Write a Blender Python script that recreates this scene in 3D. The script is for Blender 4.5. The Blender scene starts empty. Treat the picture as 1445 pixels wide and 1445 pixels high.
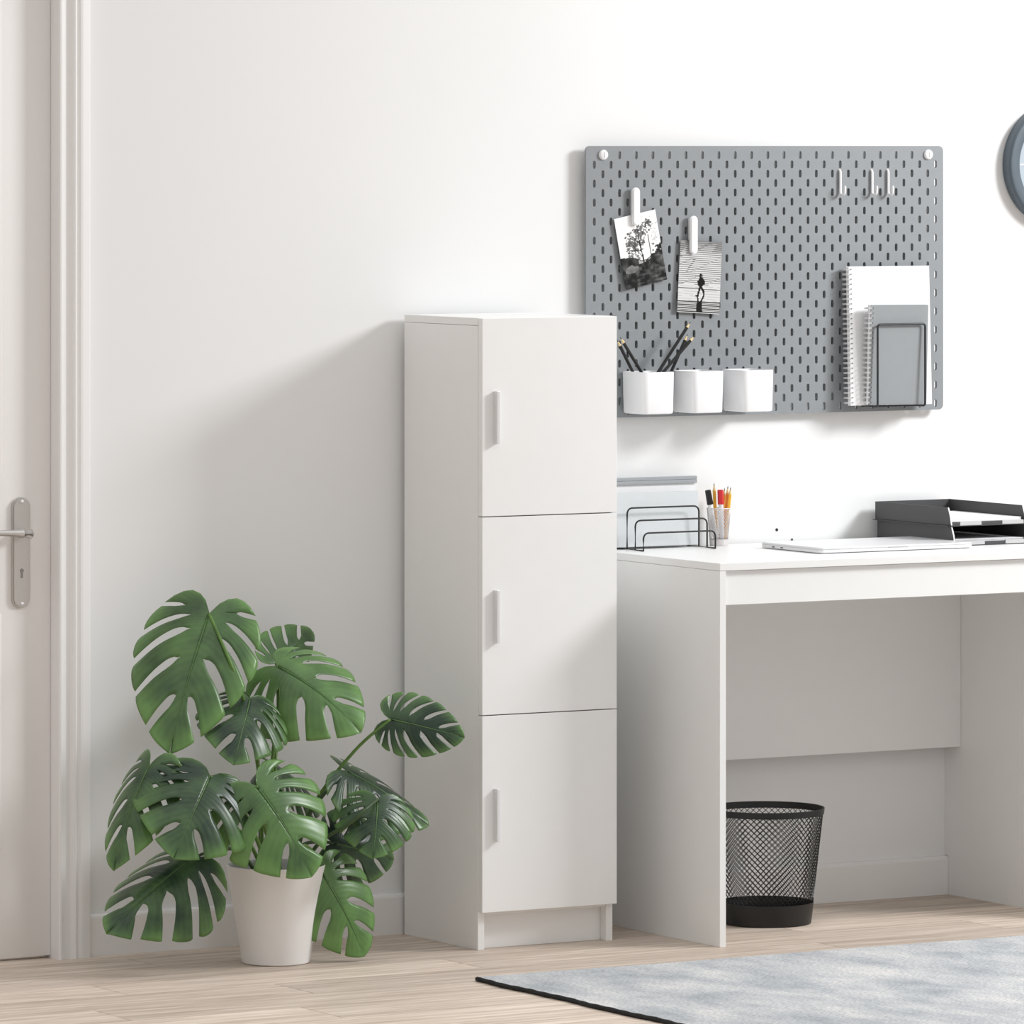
import bpy, bmesh, math, random
from math import sin, cos, pi, radians, sqrt, atan2
from mathutils import Vector, Matrix

S = bpy.context.scene
COL = S.collection

# ------------------------------------------------------------------ camera
FPX, HZ, TH, CX, CY, HV = 8903.0, 1.593, radians(30.4), -6.36, -11.126, 206.0
sn, cs = sin(TH), cos(TH)
cam = bpy.data.cameras.new('camera'); camo = bpy.data.objects.new('camera', cam); COL.objects.link(camo)
cam.sensor_fit = 'HORIZONTAL'; cam.sensor_width = 36; cam.lens = FPX / 1445 * 36
cam.shift_y = -(722.5 - HV) / 1445
cam.clip_start = .1; cam.clip_end = 100
camo.location = (CX, CY, HZ); camo.rotation_euler = (pi / 2, 0, -TH)
S.camera = camo


def P(u, v, y):
    """surveyed point: where the sight line of photo pixel (u, v) meets the upright plane at depth y"""
    a = (u - 722.5) / FPX
    Z = (y - CY) / (cs - sn * a)
    return Vector((CX + Z * (sn + cs * a), y, HZ - (v - HV) / FPX * Z))


# ------------------------------------------------------------------ materials
def nod(m, t, **kw):
    n = m.node_tree.nodes.new(t)
    for k, v in kw.items():
        if k in n.inputs.keys(): n.inputs[k].default_value = v
        else: setattr(n, k, v)
    return n


def mat(name, rgb, rough=.5, metal=0., spec=.5, noise=.03, scale=40., bump=0., bscale=300., coat=0.):
    m = bpy.data.materials.new(name); m.use_nodes = True
    nt = m.node_tree; b = nt.nodes['Principled BSDF']; L = nt.links
    b.inputs['Roughness'].default_value = rough; b.inputs['Metallic'].default_value = metal
    b.inputs['Specular IOR Level'].default_value = spec; b.inputs['Coat Weight'].default_value = coat
    tc = nod(m, 'ShaderNodeTexCoord')
    n = nod(m, 'ShaderNodeTexNoise', Scale=scale, Detail=3.)
    L.new(tc.outputs['Object'], n.inputs['Vector'])
    r = nod(m, 'ShaderNodeValToRGB')
    r.color_ramp.elements[0].position = .3; r.color_ramp.elements[1].position = .7
    r.color_ramp.elements[0].color = tuple(min(1, c * (1 - noise)) for c in rgb) + (1,)
    r.color_ramp.elements[1].color = tuple(min(1, c * (1 + noise)) for c in rgb) + (1,)
    L.new(n.outputs['Fac'], r.inputs['Fac']); L.new(r.outputs['Color'], b.inputs['Base Color'])
    if bump:
        n2 = nod(m, 'ShaderNodeTexNoise', Scale=bscale, Detail=4.)
        L.new(tc.outputs['Object'], n2.inputs['Vector'])
        bp = nod(m, 'ShaderNodeBump', Strength=bump, Distance=.001)
        L.new(n2.outputs['Fac'], bp.inputs['Height']); L.new(bp.outputs['Normal'], b.inputs['Normal'])
    return m


M = {}
M['wall'] = mat('wall_paint', (.855, .86, .86), .9, noise=.005, scale=3, bump=.05, bscale=400)
M['trim'] = mat('trim_paint', (.86, .85, .845), .45, noise=.005)
M['door'] = mat('door_paint', (.86, .84, .825), .5, noise=.005)
M['board'] = mat('white_laminate', (.86, .86, .85), .38, noise=.006, scale=20)
M['edge'] = mat('white_laminate_edge', (.84, .84, .83), .45, noise=.006)
M['alu'] = mat('brushed_aluminium', (.80, .80, .81), .35, .35, noise=.02, scale=200)
M['steel'] = mat('satin_nickel', (.62, .60, .58), .35, .8, noise=.02, scale=150)
M['peg'] = mat('pegboard_grey', (.250, .267, .281), .55, noise=.02, scale=60)
M['plastic'] = mat('white_plastic', (.85, .85, .86), .4, noise=.005)
M['black'] = mat('black_metal', (.012, .012, .012), .42, .2, noise=.05)
M['darkwire'] = mat('dark_grey_wire', (.035, .04, .043), .4, .4, noise=.05)
M['blackpaint'] = mat('black_lacquer', (.008, .008, .008), .35, noise=.05)
M['wood'] = mat('pencil_wood', (.78, .60, .33), .7, noise=.1, scale=300)
M['lead'] = mat('pencil_lead', (.02, .02, .02), .5)
M['paper'] = mat('white_paper', (.86, .86, .87), .8, noise=.006)
M['greypaper'] = mat('grey_cover', (.28, .297, .31), .7, noise=.015)
M['wirew'] = mat('white_spiral_wire', (.72, .72, .72), .35, .4, noise=.02)
M['hole'] = mat('punched_hole', (.03, .03, .03), .8)
M['keyhole'] = mat('keyhole_shade', (.22, .21, .20), .6)
M['clockrim'] = mat('clock_rim_paint', (.075, .10, .122), .5, noise=.04)
M['clockface'] = mat('clock_face', (.38, .44, .50), .5, noise=.02)
M['tray'] = mat('dark_grey_plastic', (.058, .058, .060), .5, noise=.04)
M['tab'] = mat('label_tab', (.50, .50, .50), .6)
M['laptop'] = mat('silver_aluminium', (.83, .83, .84), .35, .3, noise=.01)
M['folder'] = mat('pale_grey_folder', (.61, .635, .65), .45, noise=.01)
M['white_folder'] = mat('white_folder', (.86, .87, .88), .5, noise=.01)
M['strip'] = mat('grey_folder_strip', (.33, .35, .37), .5, noise=.02)
M['mesh_light'] = mat('pale_metal_mesh', (.68, .65, .65), .4, .4, noise=.03)
M['red'] = mat('red_cap', (.62, .025, .035), .4)
M['yellow'] = mat('yellow_pencil_paint', (.85, .45, .03), .4, noise=.05)
M['orange'] = mat('orange_pencil_paint', (.88, .30, .02), .4, noise=.05)
M['pot'] = mat('white_ceramic', (.84, .83, .82), .5, noise=.008)
M['soil'] = mat('potting_soil', (.03, .022, .016), .95, noise=.4, scale=120, bump=.8, bscale=150)
M['stem'] = mat('leaf_stalk', (.10, .20, .035), .45, noise=.25, scale=25)
M['darkstem'] = mat('dark_leaf_stalk', (.045, .085, .03), .5, noise=.25, scale=25)
M['midrib'] = mat('leaf_midrib', (.07, .15, .04), .45, noise=.2)
M['rugedge'] = mat('black_rug_binding', (.014, .014, .014), .9, noise=.5, scale=300, bump=.5, bscale=500)


def wood_floor():
    m = bpy.data.materials.new('oak_planks'); m.use_nodes = True
    L = m.node_tree.links; b = m.node_tree.nodes['Principled BSDF']
    b.inputs['Roughness'].default_value = .5; b.inputs['Specular IOR Level'].default_value = .35
    at = nod(m, 'ShaderNodeAttribute', attribute_name='plank')
    tc = nod(m, 'ShaderNodeTexCoord')
    off = nod(m, 'ShaderNodeVectorMath', operation='MULTIPLY_ADD')
    L.new(at.outputs['Color'], off.inputs[0]); off.inputs[1].default_value = (7, 7, 7)
    L.new(tc.outputs['Object'], off.inputs[2])
    mp = nod(m, 'ShaderNodeMapping'); mp.inputs['Scale'].default_value = (1.2, 26, 1)
    L.new(off.outputs[0], mp.inputs['Vector'])
    n = nod(m, 'ShaderNodeTexNoise', Scale=2.2, Detail=8., Roughness=.65, Distortion=.4)
    L.new(mp.outputs['Vector'], n.inputs['Vector'])
    mp2 = nod(m, 'ShaderNodeMapping'); mp2.inputs['Scale'].default_value = (6, 300, 1)
    L.new(off.outputs[0], mp2.inputs['Vector'])
    n2 = nod(m, 'ShaderNodeTexNoise', Scale=3., Detail=3.)
    L.new(mp2.outputs['Vector'], n2.inputs['Vector'])
    r = nod(m, 'ShaderNodeValToRGB')
    r.color_ramp.elements[0].position = .30; r.color_ramp.elements[0].color = (.47, .37, .295, 1)
    r.color_ramp.elements[1].position = .72; r.color_ramp.elements[1].color = (.90, .785, .68, 1)
    L.new(n.outputs['Fac'], r.inputs['Fac'])
    mx = nod(m, 'ShaderNodeMix', data_type='RGBA', blend_type='MULTIPLY'); mx.inputs[0].default_value = .75
    r2 = nod(m, 'ShaderNodeValToRGB')
    r2.color_ramp.elements[0].position = .35; r2.color_ramp.elements[0].color = (.72, .70, .68, 1)
    r2.color_ramp.elements[1].position = .6; r2.color_ramp.elements[1].color = (1, 1, 1, 1)
    L.new(n2.outputs['Fac'], r2.inputs['Fac'])
    L.new(r.outputs['Color'], mx.inputs[6]); L.new(r2.outputs['Color'], mx.inputs[7])
    hs = nod(m, 'ShaderNodeHueSaturation')
    mr = nod(m, 'ShaderNodeMapRange'); mr.inputs['To Min'].default_value = .84; mr.inputs['To Max'].default_value = 1.14
    sp = nod(m, 'ShaderNodeSeparateColor'); L.new(at.outputs['Color'], sp.inputs[0])
    L.new(sp.outputs[0], mr.inputs['Value']); L.new(mr.outputs['Result'], hs.inputs['Value'])
    L.new(mx.outputs[2], hs.inputs['Color']); L.new(hs.outputs['Color'], b.inputs['Base Color'])
    bp = nod(m, 'ShaderNodeBump', Strength=.15, Distance=.001)
    L.new(n2.outputs['Fac'], bp.inputs['Height']); L.new(bp.outputs['Normal'], b.inputs['Normal'])
    return m


def rug_mat():
    m = bpy.data.materials.new('woven_rug'); m.use_nodes = True
    L = m.node_tree.links; b = m.node_tree.nodes['Principled BSDF']
    b.inputs['Roughness'].default_value = .95; b.inputs['Specular IOR Level'].default_value = .1
    tc = nod(m, 'ShaderNodeTexCoord')
    mp = nod(m, 'ShaderNodeMapping'); mp.inputs['Scale'].default_value = (1.5, .8, 1)
    L.new(tc.outputs['Object'], mp.inputs['Vector'])
    n = nod(m, 'ShaderNodeTexNoise', Scale=4.5, Detail=7., Roughness=.62)
    L.new(mp.outputs['Vector'], n.inputs['Vector'])
    r = nod(m, 'ShaderNodeValToRGB')
    e = r.color_ramp.elements
    e[0].position = .30; e[0].color = (.36, .385, .41, 1)
    e[1].position = .66; e[1].color = (.74, .73, .715, 1)
    k = e.new(.47); k.color = (.54, .555, .57, 1)
    L.new(n.outputs['Fac'], r.inputs['Fac'])
    mp2 = nod(m, 'ShaderNodeMapping'); mp2.inputs['Scale'].default_value = (120, 420, 1)
    mp2.inputs['Rotation'].default_value = (0, 0, .35)
    L.new(tc.outputs['Object'], mp2.inputs['Vector'])
    n2 = nod(m, 'ShaderNodeTexNoise', Scale=1., Detail=2.)
    L.new(mp2.outputs['Vector'], n2.inputs['Vector'])
    r2 = nod(m, 'ShaderNodeValToRGB')
    r2.color_ramp.elements[0].position = .38; r2.color_ramp.elements[0].color = (.50, .51, .53, 1)
    r2.color_ramp.elements[1].position = .56; r2.color_ramp.elements[1].color = (1, 1, 1, 1)
    L.new(n2.outputs['Fac'], r2.inputs['Fac'])
    mx = nod(m, 'ShaderNodeMix', data_type='RGBA', blend_type='MULTIPLY'); mx.inputs[0].default_value = .75
    L.new(r.outputs['Color'], mx.inputs[6]); L.new(r2.outputs['Color'], mx.inputs[7])
    L.new(mx.outputs[2], b.inputs['Base Color'])
    bp = nod(m, 'ShaderNodeBump', Strength=.6, Distance=.002)
    L.new(n2.outputs['Fac'], bp.inputs['Height']); L.new(bp.outputs['Normal'], b.inputs['Normal'])
    return m


def leaf_mat(name, dark, light, rough):
    m = bpy.data.materials.new(name); m.use_nodes = True
    nt = m.node_tree; L = nt.links; b = nt.nodes['Principled BSDF']
    b.inputs['Roughness'].default_value = rough; b.inputs['Specular IOR Level'].default_value = .55
    at = nod(m, 'ShaderNodeAttribute', attribute_name='leaf')      # R = place round the margin, G = midrib to margin, B = painted sunlit or shadowed tone of the leaf
    sp = nod(m, 'ShaderNodeSeparateColor'); L.new(at.outputs['Color'], sp.inputs[0])
    tc = nod(m, 'ShaderNodeTexCoord')
    n = nod(m, 'ShaderNodeTexNoise', Scale=14., Detail=4.)
    L.new(tc.outputs['Object'], n.inputs['Vector'])
    # fine side veins fanning from the midrib
    vm = nod(m, 'ShaderNodeMath', operation='MULTIPLY'); vm.inputs[1].default_value = 190.
    L.new(sp.outputs[0], vm.inputs[0])
    sw = nod(m, 'ShaderNodeMath', operation='SINE'); L.new(vm.outputs[0], sw.inputs[0])
    ad = nod(m, 'ShaderNodeMath', operation='MULTIPLY_ADD'); ad.inputs[1].default_value = .022
    L.new(sw.outputs[0], ad.inputs[0])
    pw = nod(m, 'ShaderNodeMath', operation='POWER'); pw.inputs[1].default_value = 5.
    L.new(sp.outputs[1], pw.inputs[0])
    ma = nod(m, 'ShaderNodeMath', operation='MULTIPLY_ADD'); ma.inputs[1].default_value = .45
    L.new(pw.outputs[0], ma.inputs[0]); L.new(n.outputs['Fac'], ma.inputs[2])
    L.new(ma.outputs[0], ad.inputs[2])
    sh = nod(m, 'ShaderNodeMath', operation='ADD'); L.new(ad.outputs[0], sh.inputs[0]); L.new(sp.outputs[2], sh.inputs[1])
    r = nod(m, 'ShaderNodeValToRGB')
    r.color_ramp.elements[0].position = .30; r.color_ramp.elements[0].color = dark + (1,)
    r.color_ramp.elements[1].position = 1.15 if False else 1.0; r.color_ramp.elements[1].color = light + (1,)
    L.new(sh.outputs[0], r.inputs['Fac']); L.new(r.outputs['Color'], b.inputs['Base Color'])
    bp = nod(m, 'ShaderNodeBump', Strength=.10, Distance=.0008)
    L.new(sw.outputs[0], bp.inputs['Height']); L.new(bp.outputs['Normal'], b.inputs['Normal'])
    tr = nod(m, 'ShaderNodeBsdfTranslucent'); L.new(r.outputs['Color'], tr.inputs['Color'])
    mx = nod(m, 'ShaderNodeMixShader'); mx.inputs[0].default_value = .12
    L.new(b.outputs[0], mx.inputs[1]); L.new(tr.outputs[0], mx.inputs[2])
    L.new(mx.outputs[0], nt.nodes['Material Output'].inputs['Surface'])
    return m


def print_mat():
    m = bpy.data.materials.new('printed_photo'); m.use_nodes = True
    b = m.node_tree.nodes['Principled BSDF']; b.inputs['Roughness'].default_value = .7; b.inputs['Specular IOR Level'].default_value = .15
    a = nod(m, 'ShaderNodeAttribute', attribute_name='print')
    m.node_tree.links.new(a.outputs['Color'], b.inputs['Base Color'])
    return m


M['floor'] = wood_floor(); M['rug'] = rug_mat(); M['print'] = print_mat()
M['leaf'] = leaf_mat('leaf_upper_side', (.011, .036, .017), (.150, .305, .085), .34)
M['leaf_under'] = leaf_mat('leaf_under_side', (.04, .09, .03), (.17, .32, .10), .5)

# ------------------------------------------------------------------ object helpers
ORG = {}


def tag(o, label=None, cat=None, group=None, kind=None):
    if label: o['label'] = label
    if cat: o['category'] = cat
    if group: o['group'] = group
    if kind: o['kind'] = kind
    return o


def thing(name, loc, label, cat, group=None):
    o = bpy.data.objects.new(name, None); COL.objects.link(o)
    o.empty_display_size = .05
    o.location = loc; ORG[o.name] = Vector(loc)
    return tag(o, label, cat, group)


def obj(name, bm, m, parent=None, org=None, smooth=0, attr=None):
    """link a bmesh given in world coordinates as one object, its origin at the parent's origin or at org"""
    o_ = ORG[parent.name] if parent else Vector(org or (0, 0, 0))
    bm.normal_update()
    for v in bm.verts: v.co -= o_
    me = bpy.data.meshes.new(name); bm.to_mesh(me); bm.free()
    for mm in (m if isinstance(m, (list, tuple)) else [m]): me.materials.append(M[mm])
    o = bpy.data.objects.new(name, me); COL.objects.link(o)
    if parent: o.parent = parent
    else: o.location = o_
    ORG[o.name] = o_
    if smooth:
        me.polygons.foreach_set('use_smooth', [True] * len(me.polygons))
        if smooth < 180:
            me.set_sharp_from_angle(angle=radians(smooth))
    return o


def struct(name, bm, m, parent=None, smooth=0):
    o = obj(name, bm, m, parent, smooth=smooth)
    if not parent: o['kind'] = 'structure'
    return o


def add_box(bm, a, b, bev=0, seg=2, mi=0, rot=None, piv=None):
    a, b = Vector(a), Vector(b)
    r = bmesh.ops.create_cube(bm, size=1.0)
    vs = r['verts']
    for v in vs:
        v.co = Vector(((a.x + b.x) / 2 + v.co.x * abs(b.x - a.x), (a.y + b.y) / 2 + v.co.y * abs(b.y - a.y), (a.z + b.z) / 2 + v.co.z * abs(b.z - a.z)))
    fs = {f for v in vs for f in v.link_faces}
    if bev:
        es = {e for v in vs for e in v.link_edges}
        r2 = bmesh.ops.bevel(bm, geom=list(es), offset=bev, segments=seg, profile=.5, affect='EDGES')
        fs = set(r2['faces']) | {f for f in fs if f.is_valid}
        vs = {v for f in fs for v in f.verts}
    for f in fs: f.material_index = mi
    if rot is not None:
        bmesh.ops.rotate(bm, verts=list(vs), cent=Vector(piv), matrix=rot)
    return list(vs)


def box(a, b, bev=.0006, seg=1):
    bm = bmesh.new(); add_box(bm, a, b, bev, seg); return bm


def frame_at(d):
    d = d.normalized()
    up = Vector((0, 0, 1)) if abs(d.z) < .95 else Vector((1, 0, 0))
    x = d.cross(up).normalized(); y = x.cross(d).normalized()
    return x, y


def add_tube(bm, pts, rad, n=8, closed=False, mi=0, caps=True):
    pts = [Vector(p) for p in pts]; N = len(pts)
    rads = rad if isinstance(rad, (list, tuple)) else [rad] * N
    rings = []; px = None
    for i, p in enumerate(pts):
        if closed: d = pts[(i + 1) % N] - pts[i - 1]
        else: d = pts[min(i + 1, N - 1)] - pts[max(i - 1, 0)]
        d.normalize()
        if px is None: x, y = frame_at(d)
        else:
            x = (px - d * px.dot(d)).normalized(); y = d.cross(x)
        px = x
        rings.append([bm.verts.new(p + (x * cos(2 * pi * k / n) + y * sin(2 * pi * k / n)) * rads[i]) for k in range(n)])
    for i in range(N if closed else N - 1):
        a, b = rings[i], rings[(i + 1) % N]
        for k in range(n):
            f = bm.faces.new((a[k], a[(k + 1) % n], b[(k + 1) % n], b[k])); f.material_index = mi
    if caps and not closed:
        f = bm.faces.new(rings[0][::-1]); f.material_index = mi
        f = bm.faces.new(rings[-1]); f.material_index = mi


def tube(pts, rad, n=8, closed=False):
    bm = bmesh.new(); add_tube(bm, pts, rad, n, closed)
    bmesh.ops.recalc_face_normals(bm, faces=bm.faces[:]); return bm


def add_lathe(bm, prof, c, n=48, mi=0, axis=Vector((0, 0, 1))):
    """prof: (radius, height) along axis from c; radius 0 closes"""
    axis = axis.normalized(); x, y = frame_at(axis); c = Vector(c)
    prev = None
    for r, h in prof:
        if r < 1e-7: cur = [bm.verts.new(c + axis * h)]
        else: cur = [bm.verts.new(c + axis * h + (x * cos(2 * pi * k / n) + y * sin(2 * pi * k / n)) * r) for k in range(n)]
        if prev:
            for k in range(n):
                k2 = (k + 1) % n
                if len(prev) == 1 and len(cur) == 1: continue
                if len(prev) == 1: f = bm.faces.new((prev[0], cur[k2], cur[k]))
                elif len(cur) == 1: f = bm.faces.new((prev[k], prev[k2], cur[0]))
                else: f = bm.faces.new((prev[k], prev[k2], cur[k2], cur[k]))
                f.material_index = mi
        prev = cur


def lathe(prof, c, n=48, axis=Vector((0, 0, 1))):
    bm = bmesh.new(); add_lathe(bm, prof, c, n, 0, axis)
    bmesh.ops.recalc_face_normals(bm, faces=bm.faces[:]); return bm


def round_path(pts, r, seg=6, closed=False):
    """polyline with rounded corners"""
    pts = [Vector(p) for p in pts]; out = []; N = len(pts)
    for i, p in enumerate(pts):
        if not closed and i in (0, N - 1): out.append(p); continue
        a, b = pts[i - 1], pts[(i + 1) % N]
        da, db = (a - p), (b - p); q = min(r, da.length * .48, db.length * .48)
        s, e = p + da.normalized() * q, p + db.normalized() * q
        for k in range(seg + 1):
            t = k / seg; out.append(s * (1 - t) ** 2 + p * 2 * t * (1 - t) + e * t * t)
    return out


def add_extrude(bm, loop, d, mi=0):
    """prism from a planar loop of points swept by vector d"""
    d = Vector(d); a = [bm.verts.new(Vector(p)) for p in loop]; b = [bm.verts.new(Vector(p) + d) for p in loop]
    n = len(a); fs = [bm.faces.new(a), bm.faces.new(b[::-1])]
    for i in range(n): fs.append(bm.faces.new((a[i], b[i], b[(i + 1) % n], a[(i + 1) % n])))
    for f in fs: f.material_index = mi
    return fs


def prism(loop, d, bev=0):
    bm = bmesh.new(); add_extrude(bm, loop, d)
    bmesh.ops.recalc_face_normals(bm, faces=bm.faces[:])
    if bev: bmesh.ops.bevel(bm, geom=bm.edges[:], offset=bev, segments=2, affect='EDGES')
    return bm


# ------------------------------------------------------------------ the setting
# floor of oak planks laid along the wall
random.seed(4)
bm = bmesh.new(); pl = bm.loops.layers.float_color.new('plank')
add_box(bm, (-9, -13.2, -.06), (5, .12, -.004))
for f in bm.faces:
    for lp in f.loops: lp[pl] = (.02, .02, .02, 1)
SEAMS = {1: (-.751, .47), 2: (-1.45, .62), 3: (-.99, -.222, 1.006), 4: (-.679, .55), 5: (-1.142, .08), 6: (-.793, .43), 0: (-1.2, .02)}
for r in range(84):
    y1 = .083 - .158 * r; y0 = y1 - .158
    xs = list(SEAMS.get(r, (random.uniform(-1.2, 0),)))
    while xs[0] > -9: xs.insert(0, xs[0] - 1.22)
    while xs[-1] < 5: xs.append(xs[-1] + 1.22)
    for a, b in zip(xs, xs[1:]):
        a, b = max(a, -9), min(b, 5)
        if b - a < .02: continue
        v0 = len(bm.verts)
        n0 = set(bm.faces)
        add_box(bm, (a + .0010, y0 + .0005, -.0035), (b - .0010, y1 - .0005, 0))
        c = (random.random(), random.random(), random.random(), 1)
        for f in bm.faces[-6:] if False else [f for f in set(bm.faces) - n0]:
            for lp in f.loops: lp[pl] = c
struct('floor', bm, 'floor')

bm = bmesh.new()
DX0, DX1, DH = -1.72, -.879, 2.03       # door opening
add_box(bm, (DX1 + .004, 0, 0), (3.0, .14, 2.7))
add_box(bm, (-4.2, 0, 0), (DX0 - .004, .14, 2.7))
add_box(bm, (DX0 - .004, 0, DH), (DX1 + .004, .14, 2.7))
struct('wall_back', bm, 'wall')


def skirting(x0, x1):
    prof = [(0, 0), (-.012, 0), (-.012, .074), (-.0105, .079), (-.0075, .082), (0, .082)]
    return prism([(x0, y, z) for y, z in prof], (x1 - x0, 0, 0))


struct('baseboard_right', skirting(-.8045, 3.0), 'trim')
struct('baseboard_left', skirting(-4.2, DX0 - .075), 'trim')

# moulded architrave: profile across the wall swept up the jamb
prof = [(-.877, .06), (-.877, -.027), (-.8745, -.030), (-.871, -.030), (-.8695, -.0275), (-.866, -.0235), (-.858, -.0215), (-.850, -.0225), (-.8455, -.0255),
        (-.844, -.0290), (-.841, -.0300), (-.838, -.0290), (-.8365, -.0250), (-.833, -.0265), (-.829, -.0285), (-.824, -.0285), (-.815, -.0265), (-.8085, -.0250), (-.8060, -.0235), (-.805, -.0215), (-.805, .0)]
bm = bmesh.new(); add_extrude(bm, [(x, y, 0) for x, y in prof], (0, 0, 2.11))
bmesh.ops.recalc_face_normals(bm, faces=bm.faces[:])
struct('trim_1', bm, 'trim')
bm = bmesh.new(); add_extrude(bm, [(DX0 + DX1 - x, y, 0) for x, y in prof], (0, 0, 2.11))
bmesh.ops.recalc_face_normals(bm, faces=bm.faces[:])
struct('trim_2', bm, 'trim')
struct('trim_3', box((DX0 + .004, -.029, DH + .004), (DX1 - .004, .06, 2.11), .002), 'trim')

# door leaf with a shallow framed panel
bm = bmesh.new()
add_box(bm, (DX0 + .004, .008, .006), (DX1 + .0015, .045, DH - .003), .0008)
px0, px1 = -1.60, -.985
for z0, z1 in ((.22, .68), (.95, 1.88)):
    add_box(bm, (px0, .0045, z0), (px1, .012, z1), .0034, 3)
    add_box(bm, (px0 + .05, .0005, z0 + .05), (px1 - .05, .012, z1 - .05), .004, 3)
dr = struct('door_1', bm, 'door', smooth=40)

hx = -.9435
pts = []
for k in range(13): a = pi * k / 12; pts.append((hx + .0195 * cos(a), 0, .8865 + .0195 * sin(a)))
for k in range(13): a = pi + pi * k / 12; pts.append((hx + .0195 * cos(a), 0, .7085 + .0195 * sin(a)))
bm = prism([(x, .0079, z) for x, y, z in pts], (0, -.0075, 0))
bmesh.ops.bevel(bm, geom=[e for e in bm.edges if all(abs(v.co.y - .0004) < 1e-4 for v in e.verts)], offset=.003, segments=2, affect='EDGES')
plate = obj('door_plate', bm, 'steel', dr, smooth=40)
for z in (.8975, .6975):
    obj('plate_screw', lathe([(0, .0022), (.0025, .002), (.0036, .0008), (.0038, 0)], (hx, .0004, z), 14, Vector((0, -1, 0))), 'alu', plate, smooth=50)
bm = bmesh.new()
add_lathe(bm, [(0, .0006), (.0042, .0005), (.0042, 0)], (hx, .0004, .7625), 16, 0, Vector((0, -1, 0)))
add_box(bm, (hx - .0022, -.0002, .748), (hx + .0022, .0005, .762))
obj('keyhole', bm, 'keyhole', plate)
bm = bmesh.new()
add_lathe(bm, [(.0085, 0), (.0085, .038), (.0075, .0405), (0, .041)], (hx, .0004, .836), 20, 0, Vector((0, -1, 0)))
add_tube(bm, [(hx + .004, -.0330, .836), (hx - .015, -.0340, .837), (hx - .035, -.0345, .8385), (hx - .06, -.0350, .8395), (hx - .115, -.0345, .8400), (hx - .122, -.033, .8400)],
         [.0092, .0088, .0068, .0060, .0062, .0040], 14)
bmesh.ops.recalc_face_normals(bm, faces=bm.faces[:])
obj('door_handle', bm, 'steel', dr, smooth=50)

# ------------------------------------------------------------------ tall storage cabinet
CX0, CX1, CYB, CYF, CH = -.0965, .2155, -.020, -.3165, 1.2525
cab = thing('storage_cabinet', ((CX0 + CX1) / 2, (CYB + CYF) / 2, 0), 'tall white storage cabinet with three doors beside the potted plant', 'cabinet')
T = .015
obj('side_panel', box((CX0, CYF, 0), (CX0 + T, CYB, CH - T - .0006)), 'board', cab)
obj('side_panel', box((CX1 - T, CYF, 0), (CX1, CYB, CH - T - .0006)), 'board', cab)
obj('top_panel', box((CX0, CYF, CH - T), (CX1, CYB, CH)), 'board', cab)
obj('back_panel', box((CX0 + T + .0003, CYB - .006, .06), (CX1 - T - .0003, CYB - .001, CH - T - .001)), 'board', cab)
obj('plinth', box((CX0 + T + .0003, CYF + .022, 0), (CX1 - T - .0003, CYF + .037, .074)), 'board', cab)
for z in (.0755, .466, .859):
    obj('shelf_panel', box((CX0 + T + .0003, CYF + .001, z - .006), (CX1 - T - .0003, CYB - .0065, z + .009)), 'board', cab)
for z0, z1 in ((.0755, .4648), (.4668, .8578), (.8598, 1.2518)):
    d = obj('door', box((CX0 + .0005, CYF - .0163, z0), (CX1 + .0005, CYF - .0008, z1), .0007), 'board', cab)
    zc = z1 - .1965
    bm = bmesh.new()
    add_box(bm, (CX0 + .0265, CYF - .0300, zc - .0525), (CX0 + .0335, CYF - .0160, zc + .0525), .0012, 2)
    tag(obj('handle', bm, 'alu', d), 'slim silver bar handle')

# ------------------------------------------------------------------ desk
KX0, KX1, KYF, KYB, KZ = .341, 1.252, -.521, -.014, .7632
desk = thing('desk', ((KX0 + KX1) / 2, (KYF + KYB) / 2, 0), 'plain white panel desk with laptop and letter trays on it', 'desk')
obj('tabletop', box((KX0, KYF, KZ - T), (KX1, KYB, KZ)), 'board', desk)
obj('side_panel', box((KX0, KYF + .0005, 0), (KX0 + .0147, KYB, KZ - T - .0005)), 'board', desk)
yz = [(KYF + .0005, 0), (-.0128, 0), (-.0128, .0835), (-.0006, .0835), (-.0006, KZ - T - .0005), (KYF + .0005, KZ - T - .0005)]
obj('side_panel', prism([(KX1 - .015, y, z) for y, z in yz], (.015, 0, 0)), 'board', desk)
obj('apron', box((KX0 + .0150, KYF + .010, .679), (KX1 - .0153, KYF + .025, KZ - T - .0012)), 'board', desk)
obj('back_panel', box((KX0 + .0150, -.060, .3185), (KX1 - .0153, -.045, KZ - T - .0005)), 'board', desk)

# ------------------------------------------------------------------ rug
RX0, RX1, RYB, RYF, RT = -.334, 1.75, -.716, -2.3, .008
rug = thing('rug', ((RX0 + RX1) / 2, (RYB + RYF) / 2, 0), 'grey and white mottled flat woven rug with black edge on floor', 'rug')
bm = bmesh.new()
nx, ny = 90, 60
random.seed(2)
grid = {}
for i in range(nx + 1):
    for j in range(ny + 1):
        x = RX0 + .004 + (RX1 - RX0 - .008) * i / nx; y = RYF + (RYB - RYF) * j / ny
        z = RT + .0004 * sin(x * 9 + y * 4) + .0004 * sin(y * 13)
        wob = .0022 * sin(y * 17) + .0015 * sin(y * 41 + 1)
        if i == 0: x += wob
        grid[i, j] = bm.verts.new((x, y, z))
for i in range(nx):
    for j in range(ny): bm.faces.new((grid[i, j], grid[i + 1, j], grid[i + 1, j + 1], grid[i, j + 1]))
r = bmesh.ops.extrude_face_region(bm, geom=bm.faces[:])
for v in [g for g in r['geom'] if isinstance(g, bmesh.types.BMVert)]: v.co.z = .0005
bmesh.ops.recalc_face_normals(bm, faces=bm.faces[:])
obj('rug_weave', bm, 'rug', rug, smooth=40)
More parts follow.
